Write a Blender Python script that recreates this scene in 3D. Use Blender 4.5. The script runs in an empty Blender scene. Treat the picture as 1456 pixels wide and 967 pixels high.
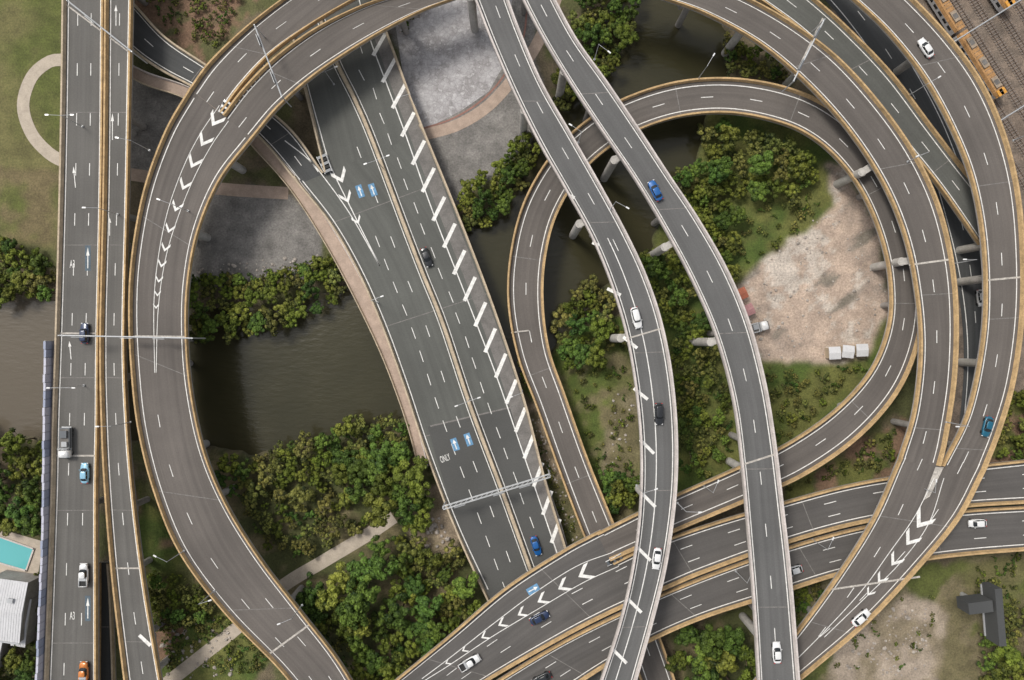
import bpy, bmesh, math, random
import numpy as np
from mathutils import Vector, Matrix
random.seed(7); rng=np.random.RandomState(11)
S=0.17; H=170.0
def W(x,y,z=0.0):
    k=S*(H-z)/H
    return ((x-728)*k,(483.5-y)*k,z)
scene=bpy.context.scene
COL=scene.collection
# ------------------------------------------------------------ materials
def newmat(name):
    m=bpy.data.materials.new(name); m.use_nodes=True
    nt=m.node_tree; nt.nodes.clear()
    o=nt.nodes.new('ShaderNodeOutputMaterial'); b=nt.nodes.new('ShaderNodeBsdfPrincipled')
    nt.links.new(b.outputs[0],o.inputs[0]); b.inputs['Roughness'].default_value=0.85
    return m,nt,b
def N(nt,t,**kw):
    n=nt.nodes.new(t)
    for k,v in kw.items(): setattr(n,k,v)
    return n
def noise(nt,vec,scale,detail=4,rough=0.6):
    n=N(nt,'ShaderNodeTexNoise'); n.inputs['Scale'].default_value=scale
    n.inputs['Detail'].default_value=detail; n.inputs['Roughness'].default_value=rough
    if vec is not None: nt.links.new(vec,n.inputs['Vector'])
    return n.outputs['Fac']
def maprange(nt,src,a,b,c,d):
    n=N(nt,'ShaderNodeMapRange'); nt.links.new(src,n.inputs[0])
    for i,v in enumerate((a,b,c,d)): n.inputs[i+1].default_value=v
    return n.outputs[0]
def math_(nt,op,a,b):
    n=N(nt,'ShaderNodeMath',operation=op)
    for i,v in enumerate((a,b)):
        if isinstance(v,(int,float)): n.inputs[i].default_value=v
        else: nt.links.new(v,n.inputs[i])
    return n.outputs[0]
def vmul(nt,col,fac):
    n=N(nt,'ShaderNodeVectorMath',operation='SCALE')
    if isinstance(col,(tuple,list)): n.inputs[0].default_value=col[:3]
    else: nt.links.new(col,n.inputs[0])
    nt.links.new(fac,n.inputs['Scale']); return n.outputs[0]
def mixc(nt,f,a,b):
    n=N(nt,'ShaderNodeMix',data_type='RGBA')
    if isinstance(f,(int,float)): n.inputs[0].default_value=f
    else: nt.links.new(f,n.inputs[0])
    for i,v in ((6,a),(7,b)):
        if isinstance(v,(tuple,list)): n.inputs[i].default_value=(v[0],v[1],v[2],1)
        else: nt.links.new(v,n.inputs[i])
    return n.outputs[2]
def objco(nt):
    g=N(nt,'ShaderNodeNewGeometry'); return g.outputs['Position']
def asphalt(name,c,streak=0.18):
    m,nt,b=newmat(name)
    uv=N(nt,'ShaderNodeUVMap').outputs[0]
    mp=N(nt,'ShaderNodeMapping'); mp.inputs['Scale'].default_value=(0.75,0.010,1); nt.links.new(uv,mp.inputs[0])
    s1=maprange(nt,noise(nt,mp.outputs[0],1.0,4,0.6),0.3,0.7,1-streak,1+streak)
    pos=objco(nt)
    s2=maprange(nt,noise(nt,pos,0.06,4,0.6),0.3,0.7,0.86,1.14)
    s3=maprange(nt,noise(nt,pos,3.0,2,0.7),0.25,0.75,0.9,1.1)
    mp2=N(nt,'ShaderNodeMapping'); mp2.inputs['Scale'].default_value=(0.14,0.03,1); nt.links.new(uv,mp2.inputs[0])
    vo=N(nt,'ShaderNodeTexVoronoi'); vo.inputs['Scale'].default_value=1.0; nt.links.new(mp2.outputs[0],vo.inputs['Vector'])
    sep=N(nt,'ShaderNodeSeparateColor'); nt.links.new(vo.outputs['Color'],sep.inputs[0])
    s4=maprange(nt,sep.outputs[0],0,1,0.97,1.03)
    f=math_(nt,'MULTIPLY',math_(nt,'MULTIPLY',s1,s2),math_(nt,'MULTIPLY',s3,s4))
    nt.links.new(vmul(nt,c,f),b.inputs['Base Color']); b.inputs['Roughness'].default_value=0.9
    return m
def rough(name,c,scale=0.6,amp=0.2,fine=4.0,r=0.85,c2=None):
    m,nt,b=newmat(name); pos=objco(nt)
    f=math_(nt,'MULTIPLY',maprange(nt,noise(nt,pos,scale,4,0.65),0.3,0.7,1-amp,1+amp),maprange(nt,noise(nt,pos,fine,2,0.6),0.3,0.7,1-amp*0.6,1+amp*0.6))
    nt.links.new(vmul(nt,c,f),b.inputs['Base Color']); b.inputs['Roughness'].default_value=r
    return m
def plain(name,c,r=0.4,metal=0,coat=0):
    m,nt,b=newmat(name); b.inputs['Base Color'].default_value=(*c,1); b.inputs['Roughness'].default_value=r
    b.inputs['Metallic'].default_value=metal
    if coat: b.inputs['Coat Weight'].default_value=coat
    return m
M={}
M['asB']=asphalt('asphalt_warm',(0.112,0.099,0.089))
M['asC']=asphalt('asphalt_green_grey',(0.096,0.098,0.089),0.14)
M['asA']=asphalt('asphalt_grey',(0.114,0.109,0.101),0.14)
M['asD']=asphalt('asphalt_dark',(0.062,0.064,0.064))
M['asD2']=asphalt('asphalt_darker_overlay',(0.074,0.074,0.070))
M['asF']=asphalt('asphalt_F',(0.090,0.084,0.079))
M['asG']=asphalt('asphalt_G',(0.110,0.109,0.107),0.15)
M['tan']=rough('parapet_tan',(0.44,0.30,0.15),0.5,0.28,3)
M['cream']=rough('parapet_cream',(0.43,0.35,0.25),0.5,0.22,3)
M['white_par']=rough('parapet_white',(0.52,0.47,0.44),0.4,0.18,3)
M['conc']=rough('concrete',(0.30,0.28,0.26),0.4,0.2,3)
M['concl']=rough('concrete_light',(0.42,0.40,0.37),0.4,0.2,3)
M['concd']=rough('concrete_dark',(0.15,0.14,0.13),0.4,0.25,3)
M['joint']=rough('joint',(0.17,0.16,0.15),1,0.3,4)
M['jointl']=rough('joint_pale',(0.42,0.39,0.35),1,0.3,4)
M['paint']=rough('road_paint',(0.70,0.69,0.66),1.2,0.2,5)
M['blue']=rough('bus_lane_blue',(0.12,0.26,0.42),1,0.25,4)
M['bluef']=rough('bus_lane_blue_faded',(0.085,0.115,0.14),1,0.2,4)
M['path']=rough('path_tan',(0.38,0.29,0.23),0.5,0.16,3)
M['pathpale']=rough('path_pale',(0.42,0.36,0.29),0.5,0.14,3)
M['red']=rough('red_edging',(0.28,0.15,0.12),0.6,0.2,3)
M['steel']=plain('galvanised_steel',(0.42,0.43,0.44),0.5,0.3)
M['signback']=plain('sign_back',(0.35,0.36,0.37),0.5,0.3)
M['glass']=plain('car_glass',(0.015,0.018,0.02),0.08)
M['tyre']=plain('tyre',(0.02,0.02,0.02),0.8)
M['lampw']=plain('headlight',(0.7,0.7,0.7),0.2)
M['lampr']=plain('taillight',(0.4,0.02,0.02),0.3)
M['trunk']=rough('bark',(0.12,0.09,0.06),2,0.3,8)
M['rail']=plain('rail_steel',(0.25,0.19,0.15),0.5,0.5)
M['sleeper']=rough('sleeper',(0.19,0.16,0.14),1,0.2,4)
M['rubble']=rough('rubble_stone',(0.36,0.32,0.28),0.5,0.35,2)
def plazamat():
    m,nt,b=newmat('plaza_concrete'); pos=objco(nt)
    col=mixc(nt,maprange(nt,noise(nt,pos,0.16,6,0.72),0.45,0.56,0,1),(0.43,0.415,0.42),(0.31,0.295,0.295))
    col=mixc(nt,maprange(nt,noise(nt,pos,0.9,5,0.7),0.54,0.62,0,0.8),col,(0.55,0.54,0.54))
    vo=N(nt,'ShaderNodeTexVoronoi',feature='DISTANCE_TO_EDGE'); vo.inputs['Scale'].default_value=0.9; nt.links.new(pos,vo.inputs['Vector'])
    f=maprange(nt,vo.outputs['Distance'],0.0,0.08,0.75,1.0)
    nt.links.new(vmul(nt,col,f),b.inputs['Base Color']); return m
M['plaza']=plazamat()
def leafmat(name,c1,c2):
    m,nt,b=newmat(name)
    a=N(nt,'ShaderNodeAttribute',attribute_name='shade_tint'); oi=N(nt,'ShaderNodeObjectInfo')
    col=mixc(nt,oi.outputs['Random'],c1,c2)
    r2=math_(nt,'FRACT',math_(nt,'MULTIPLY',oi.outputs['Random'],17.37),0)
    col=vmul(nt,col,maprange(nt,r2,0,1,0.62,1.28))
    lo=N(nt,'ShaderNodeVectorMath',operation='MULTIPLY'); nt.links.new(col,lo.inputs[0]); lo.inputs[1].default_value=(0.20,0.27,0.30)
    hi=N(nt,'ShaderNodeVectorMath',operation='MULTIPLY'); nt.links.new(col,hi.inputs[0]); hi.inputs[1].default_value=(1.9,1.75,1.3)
    nt.links.new(mixc(nt,a.outputs['Fac'],lo.outputs[0],hi.outputs[0]),b.inputs['Base Color']); b.inputs['Roughness'].default_value=0.6  # blends painted crown shade (cool, dark) to painted highlight (warm, bright)
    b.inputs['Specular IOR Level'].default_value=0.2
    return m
M['leaf']=leafmat('foliage',(0.085,0.122,0.022),(0.130,0.148,0.034))
M['leafd']=leafmat('foliage_dark',(0.044,0.092,0.022),(0.082,0.125,0.026))
M['leafo']=leafmat('foliage_olive',(0.145,0.140,0.048),(0.095,0.120,0.036))
def watermat():
    m,nt,b=newmat('river_water'); pos=objco(nt)
    col=mixc(nt,maprange(nt,noise(nt,pos,0.025,4,0.6),0.35,0.65,0,1),(0.032,0.030,0.015),(0.050,0.045,0.024))
    sx=N(nt,'ShaderNodeSeparateXYZ'); nt.links.new(pos,sx.inputs[0])
    col=mixc(nt,maprange(nt,sx.outputs[0],-105,-90,1,0),col,(0.11,0.092,0.068))
    nt.links.new(col,b.inputs['Base Color']); b.inputs['Roughness'].default_value=0.16; b.inputs['Specular IOR Level'].default_value=0.32
    mp=N(nt,'ShaderNodeMapping'); mp.inputs['Rotation'].default_value=(0,0,0.5); mp.inputs['Scale'].default_value=(0.35,1.0,1); nt.links.new(pos,mp.inputs[0])
    h=math_(nt,'MULTIPLY',noise(nt,mp.outputs[0],1.0,3,0.55),maprange(nt,noise(nt,pos,0.05,2,0.5),0.35,0.65,0.3,1.3))
    bp=N(nt,'ShaderNodeBump'); bp.inputs['Strength'].default_value=0.32; bp.inputs['Distance'].default_value=0.28
    nt.links.new(h,bp.inputs['Height']); nt.links.new(bp.outputs[0],b.inputs['Normal']); return m
M['water']=watermat()
M['pool']=plain('pool_water',(0.12,0.42,0.43),0.05)
def groundmat():
    m,nt,b=newmat('ground'); pos=objco(nt)
    a=N(nt,'ShaderNodeAttribute',attribute_name='gcol')
    f=math_(nt,'MULTIPLY',maprange(nt,noise(nt,pos,0.25,6,0.7),0.3,0.7,0.68,1.32),maprange(nt,noise(nt,pos,2.2,4,0.75),0.25,0.75,0.55,1.45))
    nt.links.new(vmul(nt,a.outputs['Color'],f),b.inputs['Base Color']); b.inputs['Roughness'].default_value=0.95
    bp=N(nt,'ShaderNodeBump'); bp.inputs['Strength'].default_value=0.6; bp.inputs['Distance'].default_value=0.3
    nt.links.new(noise(nt,pos,1.8,4,0.75),bp.inputs['Height']); nt.links.new(bp.outputs[0],b.inputs['Normal'])
    return m
M['ground']=groundmat()
# ------------------------------------------------------------ mesh helper
class MB:
    def __init__(s): s.v=[];s.f=[];s.m=[];s.uv=[];s.mats=[]
    def mi(s,k):
        if k not in s.mats: s.mats.append(k)
        return s.mats.index(k)
    def face(s,pts,mat,uv=None):
        n=len(s.v); s.v+= [tuple(map(float,p)) for p in pts]; s.f.append(tuple(range(n,n+len(pts)))); s.m.append(s.mi(mat))
        s.uv+= uv if uv else [(0,0)]*len(pts)
    def loft(s,secs,mat,closed=True,caps=False,mats=None):
        n=len(s.v);K=len(secs[0])
        for sec in secs: s.v+=[tuple(map(float,p)) for p in sec]
        kk=K if closed else K-1
        for i in range(len(secs)-1):
            for j in range(kk):
                a=n+i*K+j;b=n+i*K+(j+1)%K
                s.f.append((a,b,b+K,a+K)); s.m.append(s.mi(mats[j] if mats else mat)); s.uv+=[(0,0)]*4
        if caps:
            s.f.append(tuple(n+j for j in range(K))[::-1]); s.m.append(s.mi(mat)); s.uv+=[(0,0)]*K
            s.f.append(tuple(n+(len(secs)-1)*K+j for j in range(K))); s.m.append(s.mi(mat)); s.uv+=[(0,0)]*K
    def box(s,c,d,mat,ang=0,taper=1.0):
        ca,sa=math.cos(ang),math.sin(ang); secs=[]
        for zz,t in ((-0.5,1.0),(0.5,taper)):
            sec=[]
            for (x,y) in ((-.5,-.5),(.5,-.5),(.5,.5),(-.5,.5)):
                X=x*d[0]*t;Y=y*d[1]*t; sec.append((c[0]+X*ca-Y*sa,c[1]+X*sa+Y*ca,c[2]+zz*d[2]))
            secs.append(sec)
        s.loft(secs,mat,True,True)
    def beam(s,p,q,r,mat,n=6):
        p=Vector(p);q=Vector(q);d=(q-p).normalized()
        u=d.orthogonal().normalized();w=d.cross(u)
        r2=r if not isinstance(r,tuple) else r[1]; r1=r if not isinstance(r,tuple) else r[0]
        s.loft([[P+(u*math.cos(2*math.pi*k/n)+w*math.sin(2*math.pi*k/n))*rr for k in range(n)] for P,rr in((p,r1),(q,r2))],mat,True,True)
    def build(s,name,parent=None,smooth=False,loc=None,bevel=0):
        if not s.v: return None
        me=bpy.data.meshes.new(name); me.from_pydata(s.v,[],s.f)
        for k in s.mats: me.materials.append(M[k] if isinstance(k,str) else k)
        me.polygons.foreach_set('material_index',s.m)
        uvl=me.uv_layers.new(name='UVMap'); uvl.data.foreach_set('uv',np.array(s.uv,dtype=np.float32).ravel())
        if smooth: me.polygons.foreach_set('use_smooth',[True]*len(s.f))
        me.update(); o=bpy.data.objects.new(name,me); COL.objects.link(o)
        if parent: o.parent=parent
        if loc: o.location=loc
        return o
def empty(name,loc=(0,0,0),rz=0):
    e=bpy.data.objects.new(name,None); COL.objects.link(e); e.location=loc; e.rotation_euler=(0,0,rz); e.empty_display_size=0.5; return e
def smooth(pts,step=None,n=None):
    P=np.array(pts,float)
    if len(P)==2: D=P[0]+(P[1]-P[0])*np.linspace(0,1,40)[:,None]
    else:
        Q=np.vstack([2*P[0]-P[1],P,2*P[-1]-P[-2]]); out=[]
        t=np.linspace(0,1,24,endpoint=False)[:,None]
        for i in range(1,len(Q)-2):
            a,b,c,d=Q[i-1],Q[i],Q[i+1],Q[i+2]
            out.append(0.5*((2*b)+(-a+c)*t+(2*a-5*b+4*c-d)*t**2+(-a+3*b-3*c+d)*t**3))
        D=np.vstack(out+[P[-1:]])
    sl=np.concatenate([[0],np.cumsum(np.linalg.norm(np.diff(D[:,:2],axis=0),axis=1))])
    if n is None: n=max(2,int(sl[-1]/step)+1)
    q=np.linspace(0,sl[-1],n)
    return np.stack([np.interp(q,sl,D[:,k]) for k in range(P.shape[1])],1)
def toW(P,z):
    z=np.broadcast_to(z,(len(P),)); k=S*(H-z)/H
    return np.stack([(P[:,0]-728)*k,(483.5-P[:,1])*k,z],1)
def pip(px,py,poly):
    poly=np.asarray(poly); x0,y0=poly[:,0],poly[:,1]; x1,y1=np.roll(x0,-1),np.roll(y0,-1)
    ins=np.zeros(np.shape(px),bool)
    for a,b,c,d in zip(x0,y0,x1,y1):
        if b==d: continue
        ins^=((b>py)!=(d>py))&(px<(c-a)*(py-b)/(d-b)+a)
    return ins
def pip1(x,y,poly):
    x0,y0=poly[:,0],poly[:,1]; x1,y1=np.roll(x0,-1),np.roll(y0,-1)
    m=(y0>y)!=(y1>y)
    return bool(np.count_nonzero(x<(x1[m]-x0[m])*(y-y0[m])/(y1[m]-y0[m])+x0[m])%2)
# ------------------------------------------------------------ roads
ROADS=[]
class Road: pass
def road(name,mat,L=None,R=None,C=None,z=0,ext=(18,18),par=('tan','tan'),thick=1.5,lines=(),piers=30,fascia='conc',joints=True,ph=0.95,pw=0.5):
    if C is not None:
        P=smooth([c for c in C],step=7)
        T=np.gradient(P[:,:2],axis=0); T/=np.linalg.norm(T,axis=1)[:,None]
        nrm=np.stack([T[:,1],-T[:,0]],1)
        w=P[:,2:3]/2; Lp=P[:,:2]+nrm*w; Rp=P[:,:2]-nrm*w; zz=P[:,3]
    else:
        ln=max(np.linalg.norm(np.diff(np.array(L,float),axis=0),axis=1).sum(),np.linalg.norm(np.diff(np.array(R,float),axis=0),axis=1).sum())
        n=int(ln/7)+2; Lp=smooth(L,n=n); Rp=smooth(R,n=n); zz=np.full(n,float(z))
    Lw=toW(Lp,zz); Rw=toW(Rp,zz)
    def extend(A,B,d,end):
        if d<=0: return A,B
        k=max(1,int(d/3)); st=min(3,d)
        for _ in range(k):
            if end: 
                t=(A[-1]-A[-2]+B[-1]-B[-2]); t[2]=0; t=t/np.linalg.norm(t)*st; A=np.vstack([A,A[-1]+t]);B=np.vstack([B,B[-1]+t])
            else:
                t=(A[0]-A[1]+B[0]-B[1]); t[2]=0; t=t/np.linalg.norm(t)*st; A=np.vstack([A[0]+t,A]);B=np.vstack([B[0]+t,B])
        return A,B
    Lw,Rw=extend(Lw,Rw,ext[1],True); Lw,Rw=extend(Lw,Rw,ext[0],False)
    r=Road(); r.L=Lw;r.R=Rw;r.name=name; r.pl=np.vstack([Lw[:,:2],Rw[::-1,:2]]); r.bb=(r.pl.min(0),r.pl.max(0))
    mid=(Lw+Rw)/2; r.mid=mid; r.s=np.concatenate([[0],np.cumsum(np.linalg.norm(np.diff(mid[:,:2],axis=0),axis=1))])
    r.w=np.linalg.norm((Rw-Lw)[:,:2],axis=1); r.e=empty(name); r.thick=thick; r.pstep=piers; r.zmin=Lw[:,2].min(); r.zmax=Lw[:,2].max()
    ROADS.append(r)
    U=(Rw-Lw)/r.w[:,None]
    n=len(Lw); up=np.array([0,0,1.0])
    mb=MB()
    for i in range(n-1):
        mb.face([Lw[i],Lw[i+1],Rw[i+1],Rw[i]],mat,[(0,r.s[i]),(0,r.s[i+1]),(r.w[i+1],r.s[i+1]),(r.w[i],r.s[i])])
    if thick>0.3:
        secs=[]
        for i in range(n):
            a=Lw[i]-U[i]*0.12; b=Rw[i]+U[i]*0.12; ins=min(2.2,r.w[i]*0.22)
            secs.append([a-up*0.01,a-up*0.45,a+U[i]*ins-up*thick,b-U[i]*ins-up*thick,b-up*0.45,b-up*0.01])
        mb.loft(secs,fascia,False)
        for sec in (secs[0],secs[-1]): mb.face(sec,fascia)
    mb.build('deck',r.e)
    for side,pm,A,sg in (('left',par[0],Lw,1),('right',par[1],Rw,-1)):
        if not pm: continue
        mb=MB(); secs=[]
        for i in range(n):
            u=U[i]*sg; p=A[i]
            secs.append([p-u*0.12-up*0.4,p-u*0.1+up*ph,p+u*(pw-0.2)+up*ph,p+u*(pw-0.08)+up*0.3,p+u*pw+up*0.005])
        mb.loft(secs,pm,False); mb.build('parapet_'+side,r.e)
    mb=MB()
    r.U=U
    for ln in lines: addline(mb,r,*ln)
    if joints and thick>0.3:
        for k,sj in enumerate(np.arange(r.s[0]+piers*0.5,r.s[-1],piers)):
            a,b=at(r,sj-0.1),at(r,sj+0.1)
            mb.face([a[0]+up*0.012,b[0]+up*0.012,b[1]+up*0.012,a[1]+up*0.012],'joint')
    mb.build('lane_markings',r.e)
    return r
def at(r,s):
    f=lambda A:np.array([np.interp(s,r.s,A[:,k]) for k in range(3)])
    return f(r.L),f(r.R)
def addline(mb,r,ref,d,kind='solid',w=0.17,t0=0.0,t1=1.0,dash=2.8,gap=8.5):
    s0=r.s[0]+t0*(r.s[-1]-r.s[0]); s1=r.s[0]+t1*(r.s[-1]-r.s[0]); up=np.array([0,0,0.03])
    if kind=='solid': w=max(w,0.21)
    def pt(s,o):
        a,b=at(r,s); wd=np.linalg.norm((b-a)[:2]); u=(b-a)/wd
        if ref=='l': return a+u*(d+o)+up
        if ref=='r': return b-u*(d+o)+up
        return a+(b-a)*d+u*o+up
    if kind=='solid':
        ss=np.arange(s0,s1,1.6)
        for a,b in zip(ss[:-1],ss[1:]): mb.face([pt(a,-w/2),pt(b,-w/2),pt(b,w/2),pt(a,w/2)],'paint')
    else:
        for a in np.arange(s0,s1-dash,dash+gap): mb.face([pt(a,-w/2),pt(a+dash,-w/2),pt(a+dash,w/2),pt(a,w/2)],'paint')
def lanes(n,ins=1.3): 
    return [('l',ins),('r',ins)]+[('f',k/n,'dash') for k in range(1,n)]
A1=road('elevated_highway','asA',L=[(92,-10),(90,150),(87,300),(82,480),(78,600),(76,700),(71,850),(66,980)],R=[(149,-10),(148,150),(146,300),(142,480),(141,600),(139,700),(139,850),(139,980)],z=11,par=('cream','tan'),lines=lanes(3,0.9))
A2=road('elevated_highway','asA',L=[(152,-10),(151,150),(149,300),(145,480),(147,600),(152,700),(163,830),(181,980)],R=[(189,-10),(186,150),(183,300),(179,480),(183,600),(191,700),(207,830),(232,980)],z=11,par=('tan','tan'),lines=lanes(2,0.9))
A3=road('exit_ramp','asD',L=[(141,800),(141,860),(140,985)],R=[(156,800),(160,860),(164,985)],z=6,ext=(0,18),par=('tan','cream'),lines=())
B=road('loop_viaduct','asB',
  L=[(440,1000),(395,945),(320,868),(258,785),(222,700),(199,610),(189,520),(186,430),(192,350),(209,265),(238,187),(272,128)],
  R=[(520,1000),(480,935),(428,868),(372,795),(325,720),(293,645),(274,560),(267,480),(269,405),(283,330),(314,257),(360,197)],z=13,ext=(18,0),
  lines=[('l',1.5),('r',1.5),('f',0.34,'dash',0.17,0,0.62),('f',0.66,'dash',0.17,0,0.3)])
B1=road('loop_viaduct','asB',L=[(272,128),(300,90),(350,42),(400,3),(450,-30)],R=[(316,162),(345,122),(388,76),(445,35),(505,0),(560,-28)],z=13,ext=(0,12),lines=[('l',1.5),('r',1.0),('f',0.5,'dash')])
B2=road('loop_viaduct','asB',L=[(319,165),(350,125),(394,82),(450,42),(510,12),(560,-5),(620,-25)],R=[(360,197),(400,150),(455,103),(530,54),(600,17),(650,-2),(720,-30)],z=13,ext=(0,8),lines=[('l',1.0),('r',1.5),('f',0.5,'dash')])
C1=road('highway_bridge','asC',L=[(398,-20),(414,40),(430,110),(447,180),(463,246.3)],R=[(520,-30),(535,10),(552,50),(577,118),(604,188)],z=4,ext=(15,0),par=('cream','cream'),thick=1.1,joints=False)
C2=road('highway_bridge','asC',L=[(425,262),(470,318),(508,383),(543,462),(575,550),(605,640),(645,745),(690,845),(760,990)],
  R=[(604,188),(650,300),(700,430),(745,565),(775,680),(805,780),(865,980)],z=3.99,ext=(2,20),par=('cream','cream'),thick=1.1,piers=28)
NR=road('entry_ramp','asD',L=[(140,20),(187,70),(230,101),(280,128),(335,166),(382,210),(425,262)],R=[(160,-30),(195,10),(238,55),(300,97),(360,140),(415,185),(461,247)],z=4,ext=(10,0),par=('cream','cream'),thick=1.1,lines=[('l',0.9),('r',0.9),('f',0.5,'dash')],piers=25)
E=road('loop_ramp','asB',C=[(950,1010,46,4),(915,910,46,4),(885,835,46,4),(851,752,46,4),(815,660,44,4),(783,570,44,4.3),(758,500,46,4.6),(747,425,50,5),(752,355,50,5.5),(771,290,50,6),(810,228,50,6.5),(860,184,50,7),(910,158,49,7.3),(970,141,49,7.7),(1035,137,49,8),(1100,147,50,8.4),(1155,168,50,8.8),(1203,205,50,9),(1245,260,50,9.3),(1274,330,48,9.6),(1287,400,46,9.8),(1284,470,46,10),(1257,540,48,10),(1203,602,50,10),(1130,653,50,10),(1050,690,48,10),(960,729,46,10),(900,757,44,10),(858,777,42,10)],ext=(10,0),
  lines=[('l',1.4),('r',1.2),('f',0.52,'dash')],thick=1.3,piers=27)
F1=road('motorway_overpass','asF',L=[(1500,650),(1380,663),(1290,675),(1200,691),(1100,718),(1000,748),(920,777),(871,800)],R=[(1500,712),(1380,719),(1300,729),(1200,748),(1100,777),(1000,813),(950,834),(908,852)],z=9.99,ext=(18,0),par=('tan','tan'),lines=lanes(3,1.1),thick=1.3)
FE=road('motorway_overpass','asF',L=[(842,760),(800,783),(720,835),(640,903),(565,965),(500,1020)],R=[(908,852),(860,874),(800,905),(700,962),(610,1020)],z=9.98,ext=(2.2,15),par=('tan','tan'),thick=1.3,lines=[('l',1.2),('r',1.1),('r',4.6,'dash'),('r',8.0,'dash')])
F2=road('motorway_overpass','asF',L=[(1500,718),(1380,725),(1300,735),(1200,755),(1100,784),(1000,820),(908,859),(800,912),(700,972),(620,1024)],R=[(1500,778),(1380,787),(1300,797),(1200,814),(1100,845),(1000,877),(920,912),(850,952),(780,1000),(700,1060)],z=9.97,ext=(18,10),par=('tan','tan'),lines=lanes(3,1.1),thick=1.3)
G=road('flyover_viaduct','asG',L=[(668,-20),(700,62),(732,135),(766,203),(803,268),(840,335),(868,402),(890,475),(904,555),(911,640),(909,730),(898,812),(880,888),(850,980)],
  R=[(715,-20),(740,48),(772,122),(812,192),(852,262),(889,330),(918,392),(940,458),(955,535),(962,620),(960,705),(948,795),(930,872),(900,980)],z=18,par=('white_par','white_par'),fascia='conc',lines=[('l',0.9),('r',0.9),('f',0.56,'dash',0.16,0,0.45),('f',0.43,'solid',0.2,0.4,1.0)])
Hh=road('flyover_viaduct','asG',L=[(733,-20),(768,48),(808,115),(852,182),(900,252),(944,325),(984,400),(1018,480),(1042,570),(1054,660),(1063,760),(1071,860),(1078,980)],
  R=[(778,-20),(818,55),(864,120),(910,188),(952,252),(992,312),(1032,382),(1064,458),(1086,540),(1100,622),(1112,720),(1124,830),(1136,980)],z=18,par=('white_par','white_par'),fascia='conc',lines=[('l',0.9),('r',0.9),('f',0.5,'dash')])
J=road('loop_viaduct','asB',L=[(905,-12),(945,0),(1005,22),(1080,64),(1148,122),(1208,190),(1256,265),(1286,340),(1302,420),(1307,500),(1298,585),(1277,655)],
  R=[(960,-40),(1020,-18),(1070,3),(1130,38),(1190,84),(1246,145),(1296,215),(1332,290),(1352,370),(1359,450),(1356,540),(1343,625),(1334,662)],z=14,ext=(6,0),lines=[('l',1.3),('r',1.3),('f',0.48,'dash')])
K=road('loop_viaduct','asB',L=[(1180,-25),(1215,3),(1262,48),(1311,110),(1350,180),(1378,250),(1394,330),(1399,420),(1393,500),(1373,590),(1338,662)],
  R=[(1245,-45),(1296,0),(1350,58),(1394,120),(1425,190),(1445,270),(1453,360),(1452,450),(1440,540),(1420,610),(1398,667)],z=14,ext=(18,0),lines=[('l',1.3),('r',1.3),('f',0.48,'dash')])
JK=road('loop_viaduct','asB',L=[(1276,657),(1240,738),(1190,818),(1130,900),(1075,965),(1040,1005)],R=[(1398,667),(1362,735),(1305,805),(1235,880),(1160,945),(1105,990),(1070,1020)],z=13.985,ext=(1.2,6),lines=[('l',1.3),('r',1.3),('l',5.0,'dash'),('r',5.0,'dash')])
Lr=road('connector_viaduct','asC',L=[(1035,-25),(1085,5),(1150,55),(1215,125),(1280,200),(1335,268),(1392,350),(1425,400)],R=[(1095,-50),(1145,-10),(1200,38),(1265,105),(1322,180),(1372,245),(1425,310),(1462,360)],z=8.2,ext=(12,10),par=('tan','tan'),lines=lanes(2,1.2))
SR=road('service_road','asD',C=[(1150,-60,50,0.08),(1215,10,50,0.08),(1275,95,50,0.08),(1330,200,50,0.08),(1368,320,50,0.08),(1385,430,40,0.08),(1388,530,36,0.08),(1375,650,32,0.08),(1372,690,32,0.08)],ext=(40,0),par=(None,None),thick=0,lines=lanes(2,1.0),piers=0)
def strip(mb,pts,z,w,mat,h=0.0,kind='solid',dash=2.8,gap=8.5,step=7,dz=0.03):
    P=smooth(pts,step=step); Wd=toW(P,z+0.0); T=np.gradient(Wd[:,:2],axis=0); T/=np.linalg.norm(T,axis=1)[:,None]
    n=np.stack([-T[:,1],T[:,0],0*T[:,0]],1); w=np.broadcast_to(w,(len(Wd),))[:,None]
    up=np.array([0,0,1.0])
    if h>0:
        mb.loft([[Wd[i]-n[i]*w[i]/2,Wd[i]-n[i]*w[i]*0.35+up*h,Wd[i]+n[i]*w[i]*0.35+up*h,Wd[i]+n[i]*w[i]/2] for i in range(len(Wd))],mat,False)
        return
    s=np.concatenate([[0],np.cumsum(np.linalg.norm(np.diff(Wd[:,:2],axis=0),axis=1))])
    A=Wd-n*w/2+up*dz;B=Wd+n*w/2+up*dz
    ip=lambda X,q:[np.interp(q,s,X[:,k]) for k in range(3)]
    if kind=='solid':
        for i in range(len(Wd)-1): mb.face([A[i],A[i+1],B[i+1],B[i]],mat)
    else:
        for q in np.arange(0,s[-1]-dash,dash+gap): mb.face([ip(A,q),ip(A,q+dash),ip(B,q+dash),ip(B,q)],mat)
def offs(pts,d):
    P=np.array(pts,float);T=np.gradient(P,axis=0);T/=np.linalg.norm(T,axis=1)[:,None]
    return (P+np.stack([-T[:,1],T[:,0]],1)*d).tolist()
def poly(mb,pts,z,mat,dz=0.03):
    mb.face([tuple(np.array(W(x,y,z))+np.array([0,0,dz])) for x,y in pts],mat)
def bar(mb,p,q,wpx,z,mat='paint',dz=0.034):
    p=np.array(p,float);q=np.array(q,float);d=(q-p)/np.linalg.norm(q-p);n=np.array([-d[1],d[0]])*wpx/2
    poly(mb,[p+n,q+n,q-n,p-n],z,mat,dz)
med=[(440,-20),(475,80),(505,142),(530,200),(575,320),(602,390),(630,460),(670,580),(715,700),(755,810),(800,930)]
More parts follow.
